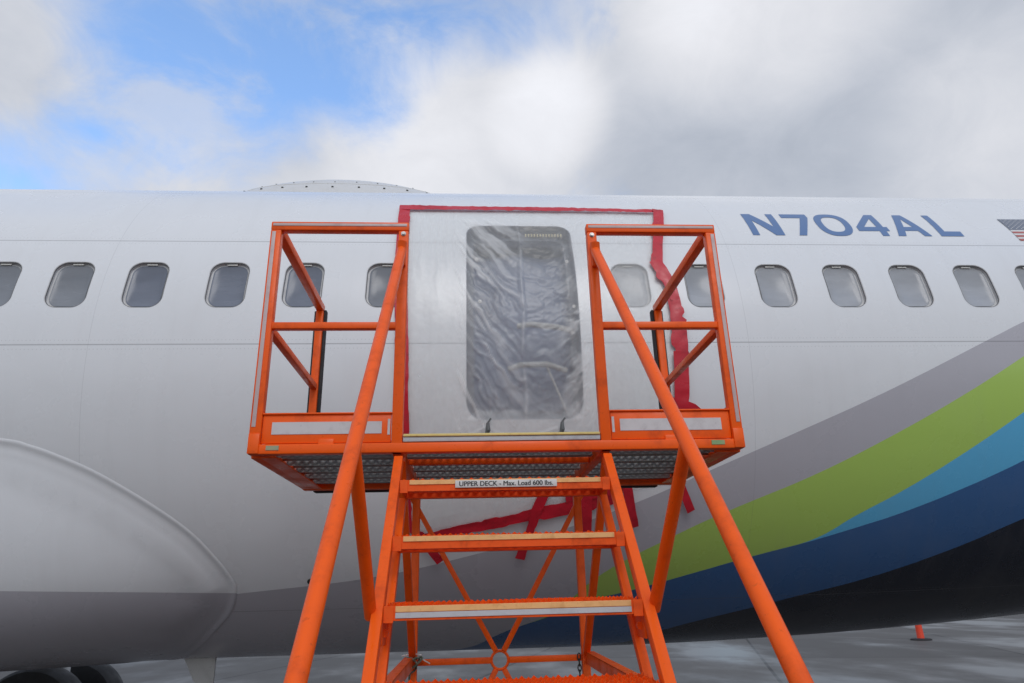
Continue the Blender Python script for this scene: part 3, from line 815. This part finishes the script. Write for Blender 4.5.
strip([(.52, -.92), (.43, -1.12), (.33, -1.44)], .065, .030, .006, 10)
strip([(-.47, -1.10), (-.30, -1.30), (-.20, -1.45)], .060, .030, .006, 11)
strip([(.62, -1.02), (.80, -.985), (1.0, -.975)], .09, .032, .010, 12)
strip([(.76, -.95), (.765, -1.25)], .070, .035, .004, 13)
strip([(1.02, -.92), (1.085, -1.23)], .065, .035, .004, 14)
strip([(1.36, -.90), (1.47, -1.13)], .055, .035, .004, 15)
# small clips hanging at the foot of the opening
for s in (.115, .598):
    mb = MB(); a = fus(s, -.575, .035); b = fus(s-.012, -.66, .038)
    mb.tube([a, (a+b)/2+Vector((.006, -.008, 0)), b], [.010, .017, .009], 10); mb.tube([fus(s+.02, -.55, .03), a], .006, 8)
    mb.build('clip', worn('clip_grey', (.13, .14, .14), (.3, .3, .28), .6, 40, .6), pc)

# ------------------------------------------------------------------ maintenance stand
YF, YB = 2.75, 3.70
XL, XR = -.855, 1.108            # outer post centre lines
IL, IR = -.294, .556             # inner post centre lines
ZT = 3.342; ZB = 2.341            # top rail, platform frame
stand = empty('maintenance_stand', (.13, 2.4, 0))
tag(stand, 'orange steel access stand with stairs, pipe handrails and caged platform against the fuselage', 'maintenance stand')
def part(name, fn, m=ORANGE, parent=stand, smooth=True):
    b = MB(); fn(b); return b.build(name, m, parent, smooth)
PW = .042
# frame of the platform
part('platform_beam', lambda b: b.box(((XL+XR)/2, YF, ZB), (XR-XL+PW, .045, .040), bev=.005))
part('platform_beam', lambda b: b.box(((XL+XR)/2, YB, ZB), (XR-XL+PW, .05, .06), bev=.004))
for x in (XL, XR):
    def sb(b, x=x):
        b.box((x, (YF+YB)/2, ZB), (PW, YB-YF-.06, .055), bev=.004)
        sx = 1 if x < 0 else -1
        b.box((x+sx*.05, (YF+YB)/2, ZB-.024), (.06, YB-YF-.06, .006))
        for k in range(4): b.box((x+sx*.04, YF+.17+k*.2, ZB-.012), (.05, .03, .02), bev=.003)
    part('platform_beam', sb)
for x in (IL, IR): part('platform_beam', lambda b, x=x: b.box((x, (YF+YB)/2, ZB), (.04, YB-YF-.06, .05), bev=.004))
for y in (3.05,): part('cross_member', lambda b, y=y: b.box(((IL+IR)/2, y, ZB-.004), (IR-IL-.045, .03, .026), bev=.003))
# lower corner gussets seen as rounded ends of the front beam
for x in (XL, XR): part('corner_plate', lambda b, x=x: b.box((x, YF-.0245, ZB+.022), (.043, .004, .080), bev=.0018))
# galvanised deck planks
def grate(b, x0, x1, y0, y1, z, rows, pitch, th=.004, dep=.022, tooth=.006):
    """zig-zag ribbons that touch at their peaks and leave diamond openings; toothed along the top"""
    dy = (y1-y0)/rows; N = int((x1-x0)/pitch)*2
    for r_ in range(rows):
        yc = y0+dy*(r_+.5); rows_v = []
        for i in range(N+1):
            x = x0+(x1-x0)*i/N; sgn = 1 if (i+r_) % 2 == 0 else -1
            y = yc+sgn*dy*.36
            zz = z+(tooth if sgn > 0 else -.002)
            rows_v.append([b.bm.verts.new((x, y-th, zz)), b.bm.verts.new((x, y+th, zz)), b.bm.verts.new((x, y+th, z-dep)), b.bm.verts.new((x, y-th, z-dep))])
        for i in range(N):
            A, Bq = rows_v[i], rows_v[i+1]
            for k in range(4): b._f((A[k], A[(k+1) % 4], Bq[(k+1) % 4], Bq[k]))
NP = 5; pw_ = (YB-.03-YF-.03)/NP
for k in range(NP):
    ya = YF+.03+k*pw_
    def dk(b, ya=ya):
        for sec in ((XL+.03, IL-.024), (IL+.024, IR-.024), (IR+.024, XR-.03)):
            grate(b, sec[0], sec[1], ya+.012, ya+pw_-.012, ZB+.032, 5, .034, .003, .012, .006)
            for yy in (ya+.004, ya+pw_-.006): b.box(((sec[0]+sec[1])/2, yy, ZB+.018), (sec[1]-sec[0], .005, .042))
            b.box(((sec[0]+sec[1])/2, ya+.014, ZB-.001), (sec[1]-sec[0], .02, .003)); b.box(((sec[0]+sec[1])/2, ya+pw_-.016, ZB-.001), (sec[1]-sec[0], .02, .003))
    part('deck_plank', dk, GALV, smooth=False)
# step edge between the inner posts: yellow over grey
ns = part('deck_nosing', lambda b: b.box(((IL+IR)/2, YF-.005, ZB+.033), (IR-IL-.05, .03, .020), bev=.003), NOSEG)
part('nosing_strip', lambda b: (b.box(((IL+IR)/2, YF-.010, ZB+.0485), (IR-IL-.052, .034, .010), bev=.002)), NOSEY, ns)
# posts and rails
def strip_on(parent, a, b_, wd, m=TAPEP, face='Y'):
    part('tape', lambda b: b.beam(a, b_, wd, .002, .0004, up=(0, 1, 0)), m, parent)
for x in (XL, XR):
    p = part('post', lambda b, x=x: b.beam((x, YF, ZB), (x, YF, ZT-.02), .046, PW, .005))
    sx = -.007 if x < 0 else .007
    strip_on(p, (x+sx, YF-.0225, ZB+.09), (x+sx, YF-.0225, ZT-.03), .016)
    part('post', lambda b, x=x: b.beam((x, YB-.02, ZB), (x, YB-.02, ZT-.02), .04, .04, .004))
for x in (IL, IR):
    p = part('post', lambda b, x=x: b.beam((x, YF, ZB-.02), (x, YF, ZT-.022), .044, PW, .005))
    q_ = x+(-.003 if x < 0 else .003)
    for zz in ((ZT-.038, ZT-.175) if x > 0 else (ZT-.038,)):
        def bo(b, x=x, zz=zz):
            b.lathe((x, YF-.024, zz), [(.008, -.006), (.008, 0)], 6, 'Y'); b.lathe((x, YF-.021, zz), [(.011, -.003), (.011, 0)], 16, 'Y')
        part('bolt', bo, STEEL, p)
for xa, xb in ((XL, IL), (IR, XR)):
    p = part('top_rail', lambda b, xa=xa, xb=xb: b.box(((xa+xb)/2, YF, ZT), (xb-xa+.046, PW, .042), bev=.005))
    strip_on(p, (xa-.014, YF-.0222, ZT+.005), (xb+.014, YF-.0222, ZT+.005), .013)
    part('mid_rail', lambda b, xa=xa, xb=xb: b.beam((xa+.02, YF, 2.868), (xb-.02, YF, 2.868), .034, .030, .004))
    # toe board with its pale panel, a gap below it and hinge tabs
    tb = part('toe_board', lambda b, xa=xa, xb=xb: (b.box(((xa+xb)/2, YF-.004, ZB+.083), (xb-xa-.05, .012, .118), bev=.002), b.box(((xa+xb)/2, YF-.004, ZB+.144), (xb-xa-.046, .03, .006), bev=.001),
              b.box(((xa+xb)/2, YF-.012, ZB+.022), (.06, .008, .035), bev=.002)))
    part('tape', lambda b, xa=xa, xb=xb: b.box(((xa+xb)/2, YF-.0115, ZB+.085), (xb-xa-.125, .002, .050)), TAPEW, tb)
    ix = xb-.034 if xb < 0 else xa+.034
    part('tape', lambda b, ix=ix: b.box((ix, YF-.0115, ZB+.087), (.010, .002, .065)), TAPEW, tb)
for x in (XL, XR):
    part('side_rail', lambda b, x=x: b.beam((x, YF+.022, ZT), (x, YB, ZT), PW, .042, .005))
    part('side_rail', lambda b, x=x: b.beam((x, YF+.022, 2.868), (x, YB, 2.868), .034, .032, .004))
    part('side_rail', lambda b, x=x: b.beam((x, YF+.022, ZB+.115), (x, YB-.04, ZB+.115), .008, .12, .002))
    part('bumper', lambda b, x=x: b.box((x+(.027 if x < 0 else -.029), YB, (ZB+ZT)/2), (.016, .04, ZT-ZB-.02), bev=.005), RUBBER)
    part('bumper', lambda b, x=x: b.box((x+(-.030 if x < 0 else .030), YB+.012, (ZB+ZT)/2), (.014, .03, ZT-ZB-.02), bev=.004), RUBBER)
part('bumper', lambda b: b.box(((XL+XR)/2-.03, YB+.05, ZB-.012), (XR-XL-.10, .05, .05), bev=.012), RUBBER)
# maker's plates, unreadable at this size
part('rating_plate', lambda b: b.box((XL+.075, YF-.024, ZB+.004), (.05, .002, .018)), worn('scuffed_plate', (.35, .34, .2), (.2, .3, .25), .9, 40, .5))
part('rating_plate', lambda b: b.box((XR-.09, YF-.024, ZB+.004), (.055, .002, .018)), worn('green_plate', (.22, .36, .16), (.4, .35, .2), .9, 40, .5))

# stairs
SL = 1.18; SX = (-.283, .552)
def sy(z): return YF-(ZB-.03-z)/SL      # line of the stringers
ZG = .09
for x in SX:
    def strg(b, x=x):
        a = (x, sy(ZB-.05), ZB-.05); c = (x, sy(ZG), ZG)
        b.beam(a, c, .035, .046, .004, up=(0, 1, 0))
    part('stringer', strg)
    def brace(b, x=x):
        xi = x+(.012 if x < 0 else -.012)
        b.beam((xi, sy(2.14)+.20, 2.14), (xi, sy(1.30)+.20, 1.30), .030, .034, .003, up=(0, 1, 0))
        b.box((xi, sy(1.66)+.15, 1.68), (.008, .18, .07), bev=.002)
        b.lathe((xi-(.006 if x > 0 else -.006), sy(1.66)+.11, 1.68), [(.012, -.01), (.012, .01)], 8, 'Y')
    part('stringer_brace', brace)
TZ = [2.195-.2175*k for k in range(10)]
def tread_mesh():
    b = MB(); x0, x1 = SX[0]+.022, SX[1]-.022
    b.box(((x0+x1)/2, .0, -.0225), (x1-x0, .006, .041)); b.box(((x0+x1)/2, .225, -.022), (x1-x0, .005, .044))
    for x in (x0+.003, x1-.003): b.box((x, .1125, -.022), (.005, .219, .044))
    b.box(((x0+x1)/2, .016, -.042), (x1-x0, .03, .004)); b.box(((x0+x1)/2, .21, -.043), (x1-x0, .03, .004))
    grate(b, x0+.006, x1-.006, .004, .222, -.003, 7, .036, .0035, .010, .012)
    for xx in (x0+.012, x1-.012): b.box((xx, -.004, -.0255), (.03, .006, .048), bev=.001)
    bmesh.ops.recalc_face_normals(b.bm, faces=b.bm.faces)
    me = bpy.data.meshes.new('tread'); b.bm.to_mesh(me); b.bm.free(); me.materials.append(ORANGE2); return me
TM = tread_mesh()
def nose_mesh(zc, h, m, name, yo=-.005):
    b = MB(); x0, x1 = SX[0]+.055, SX[1]-.055
    # toothed upper edge
    b.box(((x0+x1)/2, yo, zc), (x1-x0, .004, h), bev=.0008)
    bmesh.ops.recalc_face_normals(b.bm, faces=b.bm.faces)
    me = bpy.data.meshes.new(name); b.bm.to_mesh(me); b.bm.free(); me.materials.append(m); return me
NM = nose_mesh(-.0105, .017, NOSET, 'nosing_tape'); NM2 = nose_mesh(-.0285, .016, NOSEG, 'lower_tape')
treads = []
for k, z in enumerate(TZ):
    t = bpy.data.objects.new('tread', TM); col.objects.link(t); t.parent = stand
    t.location = Vector((0, sy(z)-.035, z))-stand.location
    c = bpy.data.objects.new('nosing_tape', NM); col.objects.link(c); c.parent = t
    if k in (2,):
        c = bpy.data.objects.new('lower_tape', NM2); col.objects.link(c); c.parent = t
    treads.append(t)
# load sign on the top tread
FONT = None
def text_mesh(txt, size, name, m, parent, loc, bold=.012):
    cu = bpy.data.curves.new(name, 'FONT'); cu.body = txt; cu.size = 1; cu.align_x = 'CENTER'; cu.align_y = 'CENTER'
    cu.extrude = .004
    o = bpy.data.objects.new(name+'_curve', cu); col.objects.link(o)
    dg = bpy.context.evaluated_depsgraph_get(); me = bpy.data.meshes.new_from_object(o.evaluated_get(dg))
    bpy.data.objects.remove(o); bpy.data.curves.remove(cu)
    bmt = bmesh.new()      # the heavier weight: three prints a hair apart in depth
    for dx, dz in ((-bold, 0), (0, .012), (bold, .024)):
        m_ = me.copy(); m_.transform(Matrix.Translation((dx, 0, dz))); bmt.from_mesh(m_); bpy.data.meshes.remove(m_)
    bmt.to_mesh(me); bmt.free()
    me.transform(Matrix.Rotation(rad(90), 4, 'X') @ Matrix.Scale(size, 4)); me.name = name; me.materials.clear(); me.materials.append(m)
    t = bpy.data.objects.new(name, me); col.objects.link(t); t.parent = parent; t.location = loc
    return t
ty = sy(TZ[0])-.035
sg = part('load_sign', lambda b: b.box((.136, ty-.010, TZ[0]-.020), (.385, .003, .027), bev=.0006), SIGNW)
text_mesh('UPPER DECK - Max. Load 600 lbs.', .0252, 'lettering', INK, sg, Vector((.136, ty-.0122, TZ[0]-.0205))-stand.location, .022)

# handrails with their stanchions
def hr(x, z): return (x, 1.4+(z-1.632)/1.205, z)
for xa, xb in ((-.322, -.297), (.619, .562)):
    def hp(z): 
        t = (z-1.63)/(3.25-1.63); return (xa+(xb-xa)*t, 1.4+(z-1.632)/1.205, z)
    top = hp(3.235)
    h = part('handrail', lambda b: b.tube([(top[0], YF-.045, 3.250), hp(3.21), hp(2.4), hp(1.63), hp(1.30), tuple(Vector(hp(1.27))+Vector((0, .015, -.05))), tuple(Vector(hp(1.27))+Vector((0, .10, -.13)))], .0212, 28))
    part('bracket', lambda b: (b.box((top[0], YF-.030, 3.20), (.034, .022, .12), bev=.003)), ORANGE, h)
    a = Vector(hp(2.17)); c = Vector((SX[0]-.022 if xa < 0 else SX[1]+.022, sy(1.73)+.01, 1.73))
    part('stanchion', lambda b: b.tube([a, c], .019, 24), ORANGE, h)
    xs = SX[0]-.022 if xa < 0 else SX[1]+.022
    e = Vector(hp(1.27))+Vector((0, .10, -.13))
    part('stanchion', lambda b: b.tube([e, (xs, sy(.62), .62)], .019, 24), ORANGE, h)
# back frame under the platform
LG = (-.283, .570); YL = 3.70; ZM = 1.470
for x in LG:
    part('leg', lambda b, x=x: b.beam((x, YL, ZB-.03), (x, YL, .14), .040, .040, .004))
    part('diagonal_brace', lambda b, x=x: b.beam((x, YF+.08, ZB-.03), (x, YL-.03, ZM+.02), .03, .034, .003, up=(1, 0, 0)))
    def rail(b, x=x):
        sx = 1 if x < 0 else -1
        ye = sy(ZM)+.06
        b.box((x, (YL+ye)/2-.01, ZM), (.006, YL-ye-.02, .055), bev=.001)
        b.box((x-sx*.018, (YL+ye)/2-.01, ZM+.026), (.042, YL-ye-.02, .005), bev=.001)
    part('side_beam', rail)
part('cross_bar', lambda b: (b.beam((LG[0]+.02, YL, ZM), (.143-.046, YL, ZM), .028, .028, .003), b.beam((.143+.046, YL, ZM), (LG[1]-.02, YL, ZM), .028, .028, .003)))
def ringm(b):
    b.tube([(.143+.042*math.cos(2*PI*k/28), YL, ZM+.042*math.sin(2*PI*k/28)) for k in range(28)], .007, 10, closed=True)
part('brace_ring', ringm)
for sx, sz in ((-1, 1), (1, 1), (-1, -1), (1, -1)):
    a = Vector((.143+sx*.020, YL, ZM+sz*.042)); e = Vector((.143+sx*.455, YL, ZM+sz*.80))
    part('cross_brace', lambda b: b.beam(a, e, .026, .028, .003, up=(0, 1, 0)))
# base frame and castors
XB = (-.42, .70)
for x in XB: part('base_beam', lambda b, x=x: b.beam((x, .85, .16), (x, 3.85, .16), .06, .06, .004))
for y in (.92, 2.3, YL): part('base_beam', lambda b, y=y: b.beam((XB[0]+.03, y, .16), (XB[1]-.03, y, .16), .05, .05, .004))
for x in XB:
    for y in (.98, 3.72):
        c = empty('castor', Vector((x, y, .1))-stand.location); c.parent = stand
        part('castor_wheel', lambda b: b.lathe((x, y, .0625), [(.02, -.02), (.055, -.02), (.062, -.012), (.062, .012), (.055, .02), (.02, .02)], 28, 'Y'), RUBBER, c)
        part('castor_fork', lambda b: (b.box((x, y-.026, .09), (.04, .004, .09)), b.box((x, y+.026, .09), (.04, .004, .09)), b.box((x, y, .130), (.06, .06, .006))), STEEL, c)

# chain and cord hanging on the back frame
ch = MB()
zc = ZM+.005; i = 0
while zc > 1.05:
    pts = []
    for k in range(16):
        a = 2*PI*k/16; lx, lz = .008*math.cos(a), .017*math.sin(a)
        pts.append((LG[1]-.036+(lx if i % 2 == 0 else 0), YL-.02+(lx if i % 2 else 0), zc+lz))
    ch.tube(pts, .0028, 6, closed=True); zc -= .025; i += 1
c = ch.build('chain', DARKM, base=(LG[1]-.036, YL-.02, 1.05))
tag(c, 'dark steel chain hanging at the right back leg of the orange stand', 'chain')
cm = MB()
for k in range(3):
    rr = .030+.006*k
    cm.tube([(LG[0]-.014+.5*k*.012+rr*math.cos(t*.42)*1.2, YL-.055-.02*math.sin(t*.42), ZM-.006+.035*math.sin(t*.42+k)) for t in range(15)], .0045, 8, closed=True)
cm.tube([(LG[0]-.004, YL-.05, ZM-.01), (LG[0]-.012, YL-.05, ZM-.06), (LG[0]-.002, YL-.05, ZM-.11), (LG[0]-.006, YL-.05, ZM-.20)], .005, 8)
c = cm.build('cord', CORD, base=(LG[0], YL-.05, ZM))
tag(c, 'dark and pale cord knotted round the left back leg of the orange stand', 'cord')
cm = MB()
cm.tube([(LG[0]+.01, YL-.045, ZM+.028), (LG[0]+.05, YL-.05, ZM+.018), (LG[0]+.085, YL-.045, ZM-.002)], .003, 6)
cm.tube([(LG[0]-.05, YL-.05, ZM+.036), (LG[0], YL-.055, ZM+.045), (LG[0]+.045, YL-.05, ZM+.038)], .003, 6)
c = cm.build('cable_tie', WHITEP, base=(LG[0], YL-.05, ZM)); tag(c, 'white plastic cable tie with loose ends on the left back leg of the stand', 'cable tie')

# ------------------------------------------------------------------ traffic cone far across the apron
cn = empty('marker_post', (13.88, 22.2, 0)); tag(cn, 'small orange marker post with black foot on the apron beyond the fuselage', 'marker post')
part('tube', lambda b: b.lathe((13.88, 22.2, 0), [(.11, .03), (.105, .06), (.085, .70), (.06, .73)], 28), CONE, cn)
part('foot', lambda b: b.lathe((13.88, 22.2, 0), [(.30, .0), (.30, .03), (.26, .05), (.12, .055)], 24), RUBBER, cn)
